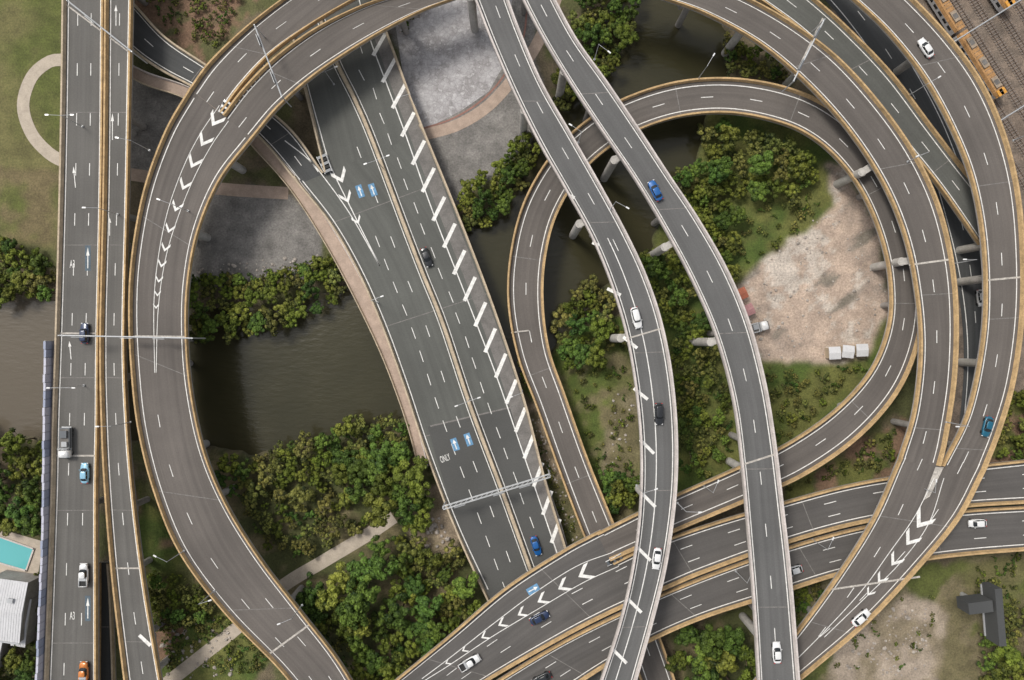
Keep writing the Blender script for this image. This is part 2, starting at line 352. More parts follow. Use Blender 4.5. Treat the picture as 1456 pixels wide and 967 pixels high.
mb=MB(); strip(mb,med,4,1.0,'cream',0.9); mb.build('median_barrier',C2.e)
mb=MB()
strip(mb,offs(med,-5.5),4,0.18,'paint'); strip(mb,offs(med,5.5),4,0.18,'paint')
strip(mb,offs(med,-24),4,0.17,'paint',kind='dash'); 
hl=[(508,-10),(526,55),(550,120),(578,195),(615,300),(662,420),(706,535),(744,645),(768,715),(800,810)]
strip(mb,hl,4,0.25,'paint')
hl2=[(a+b)/2 for a,b in zip(*(np.array(smooth(x,n=20)) for x in (hl[1:],[(495,125-60),(530,200),(575,320),(630,460),(670,580),(715,700),(755,810)])))]
strip(mb,[tuple(p) for p in hl2],4,0.17,'paint',kind='dash')
strip(mb,offs(med,24)[3:],4,0.17,'paint',kind='dash'); strip(mb,offs(med,44)[4:],4,0.17,'paint',kind='dash',gap=3)
strip(mb,[(435,112),(452,175),(470,235),(500,298),(540,378)],4,0.22,'paint'); strip(mb,[(405,200),(440,228),(468,262),(500,308),(540,378)],4,0.22,'paint')
strip(mb,[(430,257),(475,315),(514,383),(549,462),(581,550),(611,640),(651,745),(694,838)],4,0.22,'paint')
for (x,y) in [(540,62),(553,100),(567,137),(580,177),(595,217),(609,256),(624,297),(639,335),(653,373),(668,411),(683,447),(697,484),(712,520),(727,557),(740,597),(752,635),(765,675),(778,715),(790,755)]:
    f=np.clip((y-60)/700,0,1); hw=9.5-3.5*f; bar(mb,(x-hw,y+17),(x+hw,y-17),5.2,4)
mb.build('road_paint',C2.e)
mb=MB(); strip(mb,[(541,50),(565,118),(592,191),(634,302),(682,425),(726,550),(760,662),(788,745),(803,800)],4,3.2,'concd',dz=0.012)
poly(mb,[(608,607),(744,575),(775,680),(803,776),(750,990),(692,838),(645,732)],4,'asD2',0.006); mb.build('resurfaced_section',C2.e)
def chev(mb,x,y,dx,dy,size,z,th=None):
    th=th or size*0.38
    d=np.array([dx,dy],float);d/=np.linalg.norm(d);n=np.array([-d[1],d[0]]);c=np.array([x,y],float)
    tip=c+d*size*0.45; a=c-d*size*0.30+n*size*0.58; b=c-d*size*0.30-n*size*0.58; t=d*th
    poly(mb,[tip,a,a-t,tip-t],z,'paint',0.036); poly(mb,[tip,tip-t,b-t,b],z,'paint',0.036)
mb=MB()
for x,y,dx,dy,s in [(306,172,-.5,.85,19),(290,201,-.48,.87,18),(275,232,-.42,.9,17),(262,264,-.38,.92,15),(251,295,-.35,.94,14),(241,326,-.3,.95,12),(235,353,-.25,.96,11),(230,376,-.2,.98,10),(226,398,-.15,.98,9),(224,418,-.05,1,8),(222,436,0,1,7)]: chev(mb,x,y,dx,dy,s,13)
strip(mb,[(312,150),(285,190),(262,235),(240,295),(226,360),(219,430),(220,530)],13,0.14,'paint');strip(mb,[(325,172),(300,208),(275,255),(252,312),(235,370),(225,440),(222,530)],13,0.14,'paint')
for k in range(9): 
    t=k/9; bar(mb,(330+50*t,146-60*t),(336+50*t,150-60*t),1.6,13)
bar(mb,(187,478),(268,479),2.6,13,'jointl',.04); bar(mb,(384,929),(440,888),2.6,13,'jointl',.04); 
mb.build('road_paint',B.e)
mb=MB()
for x,y,s in [(484,252,19),(493,282,15),(508,314,11)]: chev(mb,x,y,.4,.9,s,4)
def bus(mb,x,y,ang,l,w,z,m='blue'):
    d=np.array([math.cos(ang),math.sin(ang)]);n=np.array([-d[1],d[0]]);c=np.array([x,y],float)
    poly(mb,[c+d*l/2+n*w/2,c+d*l/2-n*w/2,c-d*l/2-n*w/2,c-d*l/2+n*w/2],z,m,0.034)
    poly(mb,[c+d*l*.42,c+d*l*.1+n*w*.3,c+d*l*.1+n*w*.08,c-d*l*.4+n*w*.08,c-d*l*.4-n*w*.08,c+d*l*.1-n*w*.08,c+d*l*.1-n*w*.3],z,'paint',0.04)
ang=math.atan2(-.94,-.33)
for x,y in [(512,272),(530,270),(647,632),(666,625)]: bus(mb,x,y,ang,18,9,4)
bar(mb,(612,606),(744,575),2.2,4,'joint',.02)
mb.build('lane_symbols',C2.e)
mb=MB()
bus(mb,125,367,-math.pi/2,36,8,11,'bluef');bus(mb,125,865,-math.pi/2,36,8,11,'bluef')
def arrow(mb,x,y,dx,dy,l,z):
    d=np.array([dx,dy],float);d/=np.linalg.norm(d);n=np.array([-d[1],d[0]]);c=np.array([x,y],float);w=4.5
    poly(mb,[c+d*l*.5,c+d*l*.2+n*w*.5,c+d*l*.2+n*w*.13,c-d*l*.5+n*w*.13,c-d*l*.5-n*w*.13,c+d*l*.2-n*w*.13,c+d*l*.2-n*w*.5],z,'paint',0.036)
for a in [(106,252,-.1,-1,30),(160,180,0,-1,38),(156,322,0,-1,26),(100,498,-.1,-1,26),(165,22,0,-1,30)]: arrow(mb,*a,11)
bar(mb,(198,903),(214,918),5,11); bar(mb,(82,474),(143,474),2.4,11,'jointl',.04); bar(mb,(79,648),(140,648),2.4,11,'jointl',.04);bar(mb,(92,5),(186,76),2.0,11,'jointl',.04); bar(mb,(158,808),(205,808),2.2,11,'jointl',.04)
mb.build('lane_symbols',A1.e)
mb=MB()
for x,y,s in [(830,816,20),(800,834,17),(770,853,15),(741,872,13),(713,887,12),(688,905,10),(660,924,8),(636,942,7)]: chev(mb,x,y,-.87,.5,s,9.98)
strip(mb,[(872,785),(820,805),(760,843),(700,888),(640,935),(600,965)],9.98,0.16,'paint');strip(mb,[(880,805),(830,828),(770,863),(700,905),(640,945),(600,970)],9.98,0.16,'paint')
bus(mb,758,838,math.atan2(-.5,.87),18,10,9.98)
mb.build('road_paint',FE.e)
mb=MB()
for x,y,s in [(1310,742,24),(1294,768,20),(1272,798,17),(1252,824,14),(1236,843,11)]: chev(mb,x,y,-.6,.8,s,14)
strip(mb,[(1328,680),(1300,735),(1265,785),(1225,840),(1170,900),(1120,950)],14,0.16,'paint');strip(mb,[(1342,680),(1320,745),(1280,800),(1232,848),(1172,906)],14,0.16,'paint')
bar(mb,(1182,838),(1308,820),2.6,14,'jointl',.04); 
poly(mb,[(1330,664),(1342,664),(1322,706),(1312,712)],14,'jointl',.02)
mb.build('road_paint',JK.e)
mb=MB(); bar(mb,(1292,377),(1350,369),2.6,14,'jointl',.04); bar(mb,(1170,26),(1130,108),2.4,14,'jointl',.04); mb.build('expansion_joint',J.e)
mb=MB(); bar(mb,(1398,399),(1452,394),2.6,14,'jointl',.04); mb.build('expansion_joint',K.e)
mb=MB(); bar(mb,(1055,661),(1105,645),2.6,18,'jointl',.04); mb.build('expansion_joint',Hh.e)
mb=MB()
for x,y in [(814,280),(847,347),(873,415),(896,487),(911,560),(920,635),(922,711),(915,787),(902,861),(881,933)]:
    t=np.clip((y-280)/140,0.3,1); sl=8*t if y<600 else 10*t
    bar(mb,(x-10*t,y-sl*(.6 if y<450 else 1)),(x+10*t,y+sl*(.6 if y<450 else 1)),4.5,18)
bar(mb,(890,482),(944,466),2.2,18,'jointl',.04)
mb.build('road_paint',G.e)
mb=MB(); bar(mb,(727,473),(752,470),2,4.9,'jointl',.1); mb.build('expansion_joint',E.e)
def text(s,x,y,z,size,rz,parent):
    cu=bpy.data.curves.new('txt','FONT'); cu.body=s; cu.size=size; cu.align_x='CENTER'; cu.align_y='CENTER'
    o=bpy.data.objects.new('txt',cu); COL.objects.link(o); dg=bpy.context.evaluated_depsgraph_get()
    me=bpy.data.meshes.new_from_object(o.evaluated_get(dg)); bpy.data.objects.remove(o)
    me.materials.clear(); me.materials.append(M['paint'])
    t=bpy.data.objects.new('route_text',me); COL.objects.link(t); p=W(x,y,z); t.location=(p[0],p[1],z+0.037); t.rotation_euler=(0,0,rz); t.scale=(0.6,1.5,1); t.parent=parent
text('A3',103,376,11,1.7,0,A1.e); text('A3',103,876,11,1.7,0,A1.e); text('ONLY',633,652,4,1.5,0.35,C2.e)
def infoot(p,r,m=0):
    if p[0]<r.bb[0][0]-m or p[0]>r.bb[1][0]+m or p[1]<r.bb[0][1]-m or p[1]>r.bb[1][1]+m: return False
    for dx,dy in ((0,0),(m,0),(-m,0),(0,m),(0,-m)):
        if pip1(p[0]+dx,p[1]+dy,r.pl): return True
    return False
for r in ROADS:
    if r.thick<0.3 or r.pstep<=0: continue
    mb=MB()
    for s in np.arange(r.pstep*0.5,r.s[-1],r.pstep):
        best=None
        for ds in (0,5,-5,9,-9):
            a,b=at(r,np.clip(s+ds,0,r.s[-1])); c=(a+b)/2
            if not any(o is not r and o.zmin<c[2]-3 and infoot(c,o,1.6) for o in ROADS): best=(a,b,c);break
        if not best: continue
        a,b,c=best; wd=np.linalg.norm((b-a)[:2]); ang=math.atan2(b[1]-a[1],b[0]-a[0]); zt=c[2]-r.thick
        mb.box((c[0],c[1],zt-0.6),(wd*0.72,1.7,1.2),'conc',ang)
        cols=[0] if wd<15 else [-wd*.3,0,wd*.3]
        for k in cols:
            x=c[0]+math.cos(ang)*k;y=c[1]+math.sin(ang)*k
            mb.beam((x,y,-5),(x,y,zt-1.1),0.75,'conc',14)
    mb.build('piers',r.e,False)
for r,lst in ((Hh,[(860,252),(795,138),(925,364),(984,486),(1056,876),(1037,656)]),(G,[(744,188),(675,42),(815,334),(868,481),(902,687)]),(J,[(1190,262),(1242,380),(1117,121),(1033,73)]),(K,[(1364,356),(1364,401),(1366,515),(1275,102)]),(B,[(345,242),(270,480),(295,338),(290,632)]),(A1,[(192,311),(190,190),(213,796),(240,936)])):
    mb=MB(); rr=r if r is not A1 else A2
    for (x,y) in lst:
        p=np.array(W(x,y,0)); q=rr.mid; 
        d=np.linalg.norm(q[:,:2]-p[:2],axis=1); c=q[d.argmin()]; zt=c[2]-rr.thick; R_=.95 if rr is not A2 else .75
        p=p.copy(); v=(c-p)[:2]; L_=np.linalg.norm(v); ang=math.atan2(v[1],v[0])
        mb.beam((p[0],p[1],-4),(p[0],p[1],zt-.2),R_,'concl',20)
        mid=p[:2]+v*.5; mb.box((mid[0],mid[1],zt-.75),(L_+1.2,1.5,1.4),'concl',ang)
    mb.build('outrigger_piers',rr.e,False)
# ------------------------------------------------------------ ground
def lat(x,y,sc,seed):
    R=np.random.RandomState(seed).rand(256,256); X=x/sc;Y=y/sc
    xi=np.floor(X).astype(int);yi=np.floor(Y).astype(int);fx=X-xi;fy=Y-yi;fx=fx*fx*(3-2*fx);fy=fy*fy*(3-2*fy)
    g=lambda a,b:R[a%256,b%256]
    return (g(xi,yi)*(1-fx)+g(xi+1,yi)*fx)*(1-fy)+(g(xi,yi+1)*(1-fx)+g(xi+1,yi+1)*fx)*fy
def fbm(x,y,sc,seed,o=4):
    t=0;a=1;n=0
    for k in range(o): t=t+a*lat(x,y,sc/2**k,seed+k);n+=a;a*=.5
    return t/n
xs=np.concatenate([[-2500,-1200,-600,-350,-230,-180],np.arange(-150,150.1,0.6),[180,230,350,600,1200,2500]])
ys=np.concatenate([[-2500,-1200,-600,-350,-230,-150],np.arange(-105,105.1,0.6),[150,230,350,600,1200,2500]])
X,Y=np.meshgrid(xs,ys)
jx=(fbm(X,Y,7,1)-.5)*5;jy=(fbm(X,Y,7,9)-.5)*5
PX=(X+jx)/S+728;PY=483.5-(Y+jy)/S
def blur(a,n=2):
    for _ in range(n):
        b=np.pad(a,1,mode='edge'); a=(b[1:-1,1:-1]*2+b[:-2,1:-1]+b[2:,1:-1]+b[1:-1,:-2]+b[1:-1,2:])/6
    return a
river=[(-20000,430),(80,425),(200,430),(280,442),(400,432),(480,412),(540,400),(600,380),(650,335),(700,300),(745,240),(768,180),(808,130),(840,60),(860,0),(880,-200),(900,-20000),(1100,-20000),(1060,-200),(1030,0),(1035,60),(1030,120),(1005,180),(975,250),(940,320),(905,375),(850,420),(800,470),(775,515),(740,540),(700,560),(600,585),(560,600),(480,622),(320,645),(270,640),(200,630),(80,620),(-20000,620)]
rm=blur(pip(PX,PY,river).astype(float),5)
Z=-3.0*rm
def reg(pts,n=1): 
    return blur(pip(PX,PY,pts).astype(float),n)[...,None]
col=np.zeros(X.shape+(3,)); n1=fbm(X,Y,14,31)[...,None];n2=fbm(X,Y,5,41)[...,None];n3=fbm(X,Y,2,51)[...,None]
def C3(*c): return np.array(c)
def patch(a,b,n,lo=.45,hi=.55): 
    t=np.clip((n-lo)/(hi-lo),0,1); return a*(1-t)+b*t
earth=patch(C3(.140,.112,.070),C3(.088,.092,.034),n1*.5+n2*.5)
grass=patch(C3(.092,.106,.026),C3(.135,.125,.048),n1*.6+n2*.4,.42,.62)
lush=patch(C3(.066,.098,.018),C3(.125,.130,.034),n2*.6+n1*.4,.40,.60)
gravel=patch(C3(.165,.156,.145),C3(.215,.203,.188),n3,.3,.7)
ca_,sa_=math.cos(.6),math.sin(.6); n4=fbm((X*ca_+Y*sa_)*.35,(-X*sa_+Y*ca_)*1.6,5,71)[...,None]
sand=patch(C3(.43,.335,.265),C3(.31,.25,.205),n2*.4+n3*.2+n4*.4,.45,.6)
sand=patch(sand,C3(.49,.43,.37),n1*.5+n3*.5,.55,.62)
sand=patch(sand,C3(.20,.175,.14),n2*.3+n4*.7,.58,.66)
dirt=patch(C3(.28,.22,.155),C3(.14,.12,.06),n1*.5+n2*.5,.42,.58)
rub=patch(C3(.20,.125,.08),C3(.10,.10,.04),n2*.6+n3*.4,.45,.55)
rail=patch(C3(.15,.12,.095),C3(.20,.155,.12),n3,.4,.6)
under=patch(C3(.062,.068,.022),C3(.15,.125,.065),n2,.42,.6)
col[:]=earth
def put(pts,c,n=1,a=1.0):
    global col
    m=reg(pts,n)*a; col=col*(1-m)+c*m
put([(-20000,-20000),(92,-20000),(92,352),(-20000,340)],grass)
put([(-50,225),(92,250),(92,352),(-50,345)],patch(grass,C3(.15,.12,.06),n2*.5+n1*.5,.48,.62),2)
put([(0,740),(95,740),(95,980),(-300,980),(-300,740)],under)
put([(185,-40),(400,-40),(300,100),(185,10)],rub)
put([(183,100),(285,125),(235,255),(183,250)],gravel)
put([(275,268),(415,275),(460,345),(450,395),(270,405)],gravel)
put([(540,-40),(760,-40),(770,190),(640,300),(590,180)],gravel)
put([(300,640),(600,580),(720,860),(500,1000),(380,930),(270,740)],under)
put([(190,690),(250,760),(400,930),(330,1000),(215,1000)],patch(rub,lush,n1,.42,.5))
put([(560,700),(620,690),(660,760),(640,800),(590,780)],dirt)
put([(745,560),(800,480),(905,430),(905,740),(850,745)],patch(lush,dirt,n2*.6+n1*.4,.50,.60))
put([(870,560),(908,550),(908,650),(850,680)],dirt,2,.8)
put([(745,570),(775,575),(840,770),(805,775)],patch(dirt,earth,n3,.4,.6))
put([(900,350),(1010,150),(1180,175),(1262,300),(1262,520),(1130,650),(960,700),(940,500)],lush)
put([(1165,235),(1200,240),(1258,330),(1268,420),(1235,512),(1160,520),(1085,522),(1050,480),(1045,410),(1095,360),(1150,330),(1190,295),(1180,260)],sand,2)
put([(1120,690),(1290,590),(1290,670),(1100,720)],patch(rub,lush,n2,.45,.55))
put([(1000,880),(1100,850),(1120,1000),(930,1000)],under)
put([(1120,840),(1300,800),(1456,785),(2000,785),(2000,1200),(1120,1200)],patch(grass,dirt,n1*.5+n2*.5,.46,.54))
put([(1190,900),(1290,840),(1350,870),(1340,980),(1180,980)],patch(C3(.34,.28,.22),C3(.22,.18,.12),n2,.4,.6),2)
put([(1340,800),(1456,795),(1456,870),(1400,860)],grass,2,.8)
put([(1150,-300),(1300,-300),(1800,600),(1456,660),(1340,660),(1355,400),(1300,200),(1180,60)],rail)
put([(1400,560),(1500,560),(1500,655),(1390,655)],patch(rub,lush,n2,.45,.55))
bed=C3(.05,.042,.03); m=np.clip(rm*1.6,0,1)[...,None]; col=col*(1-m)+bed*m
ny,nx=X.shape
V=np.stack([X,Y,Z],-1).reshape(-1,3)
idx=np.arange(ny*nx).reshape(ny,nx)
F=np.stack([idx[:-1,:-1],idx[:-1,1:],idx[1:,1:],idx[1:,:-1]],-1).reshape(-1,4)
me=bpy.data.meshes.new('ground'); me.vertices.add(len(V)); me.vertices.foreach_set('co',V.astype(np.float32).ravel())
me.loops.add(F.size); me.loops.foreach_set('vertex_index',F.astype(np.int32).ravel())
me.polygons.add(len(F)); me.polygons.foreach_set('loop_start',np.arange(0,F.size,4,dtype=np.int32)); me.polygons.foreach_set('loop_total',np.full(len(F),4,dtype=np.int32))
me.update(calc_edges=True)
ca=me.color_attributes.new('gcol','FLOAT_COLOR','POINT'); ca.data.foreach_set('color',np.concatenate([col.reshape(-1,3),np.ones((len(V),1))],1).astype(np.float32).ravel())
me.materials.append(M['ground']); me.polygons.foreach_set('use_smooth',[True]*len(F))
COL.objects.link(bpy.data.objects.new('ground',me))
mb=MB(); mb.face([(-2500,-120,-1.2),(2500,-120,-1.2),(2500,2500,-1.2),(-2500,2500,-1.2)],'water'); mb.build('river_water')
mb=MB(); poly(mb,[(560,20),(600,-40),(735,-40),(722,40),(715,95),(695,130),(655,158),(612,180),(596,185),(575,120)],0,'plaza',0.02); mb.build('plaza')
mb=MB(); strip(mb,[(602,192),(650,178),(695,150),(735,105),(765,60),(790,0),(800,-50)],0,2.8,'path',dz=0.05); strip(mb,[(598,184),(645,168),(688,140),(720,102),(745,50),(750,-30)],0,0.45,'red',dz=0.06); mb.build('curved_footpath')
mb=MB(); strip(mb,[(150,245),(200,250),(260,262),(330,270),(410,275)],0,3.0,'path',dz=0.05); mb.build('footpath')
mb=MB(); strip(mb,[(92,85),(70,88),(45,110),(33,150),(45,190),(70,218),(95,232)],0,3.0,'pathpale',dz=0.05); mb.build('footpath')
FP=[(560,735),(520,762),(460,798),(400,835),(340,890),(290,930),(220,985)]
mb=MB(); strip(mb,FP,0,3.2,'pathpale',dz=0.05); mb.build('footpath')
fpw=toW(smooth(FP,step=8),0)[:,:2]
D=road('footbridge_path','path',L=[(150,85),(200,118),(262,140),(325,175),(368,218),(415,272),(462,345),(505,425),(545,510),(578,600),(596,668)],R=[(150,70),(206,102),(270,125),(335,162),(380,205),(430,262),(478,332),(522,412),(560,500),(590,592),(609,662)],z=3.4,ext=(0,0),par=('cream','white_par'),thick=0.6,piers=18,joints=False,ph=0.7,pw=0.3)
# rubble: loose stones, one object
mb=MB()
def stones(pts,n,smin,smax):
    P=np.array([W(x,y,0)[:2] for x,y in pts]); mn=P.min(0);mx=P.max(0); k=0
    for _ in range(n*4):
        if k>=n: break
        x=random.uniform(mn[0],mx[0]);y=random.uniform(mn[1],mx[1])
        if not pip1(x,y,P): continue
        k+=1; s=random.uniform(smin,smax)*random.random()**.7+.08; a=random.random()*3
        mb.loft([[(x+math.cos(q+a)*s*rr*random.uniform(.7,1.2),y+math.sin(q+a)*s*rr*random.uniform(.7,1.2),zz*s) for q in (0,1.2,2.4,3.7,5)] for zz,rr in ((-.2,.9),(.35,1),(.75,.5))],'rubble',True,True)
stones([(1170,300),(1250,340),(1260,420),(1225,500),(1090,515),(1055,470),(1095,370)],170,.15,.45)
stones([(1190,870),(1330,860),(1320,960),(1190,960)],120,.15,.55)
stones([(215,870),(320,880),(340,960),(240,965)],90,.2,.6)
stones([(590,740),(630,735),(640,775),(600,780)],40,.2,.9)
stones([(755,590),(775,600),(825,770),(808,770)],70,.15,.5)
stones([(550,5),(580,-20),(605,10),(570,55)],40,.2,.6)
stones([(870,560),(905,550),(900,660),(860,670)],30,.1,.4)
stones([(270,400),(450,385),(470,360),(275,380)],60,.2,.5)
mb.build('rubble')
# ------------------------------------------------------------ trees
def treemesh(seed,leaf,R=3.0,Ht=6.0,nc=30,nl=75,size=0.5,flat=0.6):
    r=np.random.RandomState(seed); cs=[];VV=[];TT=[]
    for k in range(nc):
        a=r.rand()*6.283; rr=R*math.sqrt(r.rand())*0.88*(1+0.28*math.sin(3*a+seed)+.15*math.sin(5*a+seed*2)); 
        hz=Ht*(1-flat*0.5) + (Ht*flat*0.5)*math.sqrt(max(0,1-(rr/(R*1.15))**2))*(0.55+0.6*r.rand())-r.rand()*0.7
        c=np.array([rr*math.cos(a),rr*math.sin(a),hz]); rad=R*(0.12+0.17*r.rand()); cs.append(c)
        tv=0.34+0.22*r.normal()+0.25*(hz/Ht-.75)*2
        m_=int(nl*(rad/(R*.2))**1.6); 
        d=r.normal(size=(m_,3)); d/=np.linalg.norm(d,axis=1)[:,None]; d[:,2]=np.where(d[:,2]<-.35,-.6*d[:,2],d[:,2])
        p=c+d*rad*(0.78+0.32*r.rand(m_,1))*np.array([1,1,.85])
        nn=d*1.0+np.array([0,0,.35])+r.normal(size=(m_,3))*0.4; nn/=np.linalg.norm(nn,axis=1)[:,None]
        u=np.cross(nn,r.normal(size=(m_,3))); u/=np.linalg.norm(u,axis=1)[:,None]; w=np.cross(nn,u)
        s=size*(0.5+0.8*r.rand(m_,1))
        VV.append(np.stack([p-u*s*.5,p+w*s*.34,p+u*s*.5,p-w*s*.34],1).reshape(-1,3))
        TT.append(np.clip(tv+(d[:,2]-.3)*0.55+r.normal(size=m_)*0.12,0,1))  # light painted into leaf colour: high, upward leaves lighter, plus random tone
    v=np.concatenate(VV); shade_tint=np.concatenate(TT); nleaf=len(shade_tint)
    mb=MB(); mb.v=[tuple(p) for p in v]; mb.f=[(4*i,4*i+1,4*i+2,4*i+3) for i in range(nleaf)]; mb.m=[mb.mi(leaf)]*nleaf; mb.uv=[(0,0)]*(4*nleaf)
    mb.beam((0,0,-0.6),(0.1,0.05,Ht*.45),(0.22*R/3,0.14*R/3),'trunk',7)
    for c in cs[::4]: mb.beam((0.1,0.05,Ht*.4),tuple(c),(0.1*R/3,0.03),'trunk',5)
    for c in cs[::2]:
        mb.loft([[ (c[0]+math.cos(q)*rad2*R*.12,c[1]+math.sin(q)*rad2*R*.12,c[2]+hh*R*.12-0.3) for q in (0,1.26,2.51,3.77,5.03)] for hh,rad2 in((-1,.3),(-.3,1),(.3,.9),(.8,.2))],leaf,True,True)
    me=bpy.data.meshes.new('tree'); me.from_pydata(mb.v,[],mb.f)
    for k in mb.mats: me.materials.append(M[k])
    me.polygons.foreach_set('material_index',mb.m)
    ca=me.attributes.new('shade_tint','FLOAT','FACE'); arr=np.zeros(len(mb.f),np.float32); arr[:nleaf]=shade_tint; arr[nleaf:]=0.0; ca.data.foreach_set('value',arr)  # inner crown cores get the darkest value, as painted shade
    me.update(); return me
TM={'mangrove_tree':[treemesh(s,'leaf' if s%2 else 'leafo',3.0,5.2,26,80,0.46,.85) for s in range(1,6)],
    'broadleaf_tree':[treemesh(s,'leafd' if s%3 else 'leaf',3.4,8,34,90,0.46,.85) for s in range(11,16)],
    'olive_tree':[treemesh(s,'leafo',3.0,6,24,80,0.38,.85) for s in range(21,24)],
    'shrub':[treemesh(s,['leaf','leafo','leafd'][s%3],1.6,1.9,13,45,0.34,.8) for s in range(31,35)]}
BASE={'mangrove_tree':3.0,'broadleaf_tree':3.4,'olive_tree':3.0,'shrub':1.6}
LOW=[r for r in ROADS if r.zmin<9.5]; nt_=0
def tree(kind,wx,wy,rad,zs=1.0):
    global nt_
    hgt=8.5*rad/3.4
    if np.min((fpw[:,0]-wx)**2+(fpw[:,1]-wy)**2)<(rad*.75+1.3)**2: return False
    for r in LOW:
        if r.zmin<hgt+1.2 and infoot((wx,wy),r,rad*0.8): return False
    me=random.choice(TM[kind]); o=bpy.data.objects.new(kind,me); COL.objects.link(o); nt_+=1
    s=rad/BASE[kind]; o.location=(wx,wy,0 if kind!='mangrove_tree' else -0.6); o.rotation_euler=(0,0,random.uniform(0,6.28)); o.scale=(s*random.uniform(.92,1.1),s*random.uniform(.92,1.1),min(s,1.5)*zs*random.uniform(.8,1.3)); return True
def fill(kinds,pts,rmin,rmax,density=1.0,tries=700):
    P=np.array([W(x,y,2.5)[:2] for x,y in pts]); mn=P.min(0);mx=P.max(0); here=[]
    area=abs(sum(P[i][0]*P[(i+1)%len(P)][1]-P[(i+1)%len(P)][0]*P[i][1] for i in range(len(P))))/2
    maxn=int(density*area/(((rmin+rmax)/2)**2*1.25))+1
    for _ in range(tries):
        if len(here)>=maxn: break
        x=random.uniform(mn[0],mx[0]);y=random.uniform(mn[1],mx[1])
        if not pip1(x,y,P): continue
        rr=rmin+(rmax-rmin)*random.random()**1.3
        if any((x-a)**2+(y-b)**2<((rr+c)*0.58)**2 for a,b,c in here): continue
        if tree(random.choice(kinds),x,y,rr): here.append((x,y,rr))
mg=['mangrove_tree'];bl=['broadleaf_tree'];ol=['olive_tree','mangrove_tree'];sh=['shrub'];mix=['mangrove_tree','broadleaf_tree','olive_tree']
fill(mg+bl,[(-80,350),(0,342),(40,358),(78,378),(78,418),(40,425),(-80,425)],1.8,3.0,1.2)
fill(mg+bl,[(-80,615),(30,622),(65,635),(70,745),(30,748),(-80,735)],2.0,3.6,1.2)
fill(mix,[(-60,925),(50,930),(66,985),(-60,985)],2,3.2)
fill(sh,[(45,820),(68,820),(68,930),(50,930)],0.8,1.5)
fill(mg+mg+bl,[(272,395),(350,397),(430,378),(485,366),(497,410),(460,440),(400,462),(330,475),(276,482)],1.5,2.9,1.4)
fill(sh,[(272,395),(350,392),(430,372),(485,362),(490,380),(300,410)],0.9,1.5)
fill(ol+mg+bl,[(308,662),(400,635),(470,612),(545,592),(580,600),(592,640),(520,680),(440,700),(330,712)],1.5,3.0,1.3)
fill(bl,[(490,650),(590,630),(618,715),(590,750),(540,730),(490,700)],2.4,4.2,1.2)
fill(ol+sh,[(335,705),(480,700),(520,745),(440,790),(370,780)],1.0,2.2,0.5)
fill(bl,[(430,830),(490,760),(555,765),(600,830),(570,880),(510,890),(440,885)],2.6,4.6,1.3)
fill(mix,[(560,760),(640,780),(690,840),(690,860),(640,890),(590,870)],1.7,3.4,1.0)
fill(bl,[(505,890),(610,875),(625,905),(560,965),(510,955)],2,3.4,1.1)
fill(sh,[(340,890),(430,860),(500,890),(500,960),(460,940),(400,900)],.8,1.6,.4)
fill(mix,[(218,810),(290,840),(310,868),(290,880),(220,900)],1.5,2.6,.9); fill(sh,[(215,880),(330,870),(380,930),(360,960),(240,960)],.7,1.4,.3)
fill(mg+bl,[(645,290),(690,240),(738,197),(768,205),(750,250),(715,300),(665,337)],1.5,2.8,1.3)
fill(mg+bl,[(820,-40),(905,-40),(898,30),(875,90),(835,140),(795,155),(800,100),(812,60)],1.6,2.9,1.2)
fill(mix,[(1035,50),(1090,70),(1125,110),(1060,108),(1030,95)],1.4,2.4,1.1)
fill(mg+ol+bl,[(1000,172),(1090,178),(1150,200),(1158,245),(1130,285),(1060,285),(1030,255),(1005,215)],1.8,3.6,1.3)
fill(mg+bl,[(960,240),(1010,230),(1050,300),(1040,390),(1000,370),(960,290)],1.6,2.8,1.15)
fill(bl+mg,[(785,460),(838,403),(870,430),(872,482),(835,522),(795,515)],1.7,3.2,1.1)
fill(bl+mg,[(900,368),(955,355),(985,430),(1000,480),(960,470),(925,410)],1.5,2.8,1.2)
fill(bl+ol+sh,[(955,480),(1010,490),(1035,560),(1045,640),(1000,690),(965,660)],1.1,2.3,.6)
fill(bl,[(858,675),(900,675),(905,720),(875,738)],1.6,2.6,1.1)
fill(sh,[(800,520),(900,480),(905,680),(850,680)],.6,1.2,.12)
fill(sh,[(1060,290),(1160,270),(1185,295),(1090,360),(1050,380)],.6,1.2,.15)
fill(sh+ol,[(1090,530),(1240,520),(1190,575),(1110,640),(1090,600)],.8,1.9,.35)
fill(bl,[(960,888),(1040,875),(1066,925),(1075,985),(955,985)],2.8,4.4,1.3)
fill(mix,[(1128,835),(1165,828),(1170,850),(1128,880)],1.4,2.2,1.1)
fill(sh,[(1120,700),(1280,610),(1280,665),(1130,690)],.7,1.5,.4)
fill(bl+ol,[(1395,905),(1456,870),(1520,870),(1520,985),(1405,985)],1.8,3.6,1.1); fill(sh,[(1395,800),(1456,795),(1456,890),(1400,880)],.6,1.3,.3); fill(sh,[(1180,860),(1340,850),(1330,960),(1190,960)],.5,.9,.04)
fill(mix+sh,[(1440,560),(1520,560),(1520,650),(1420,650)],1.4,2.4,.9)
fill(sh,[(190,-20),(340,-20),(310,60),(240,40)],.6,1.3,.35)
fill(mix+sh,[(740,470),(775,520),(760,560),(735,520)],1.0,1.6,.5)
fill(sh,[(752,600),(775,640),(820,760),(800,760)],.4,.9,.3)
fill(sh,[(560,-20),(600,-20),(575,40)],1,1.5,1)
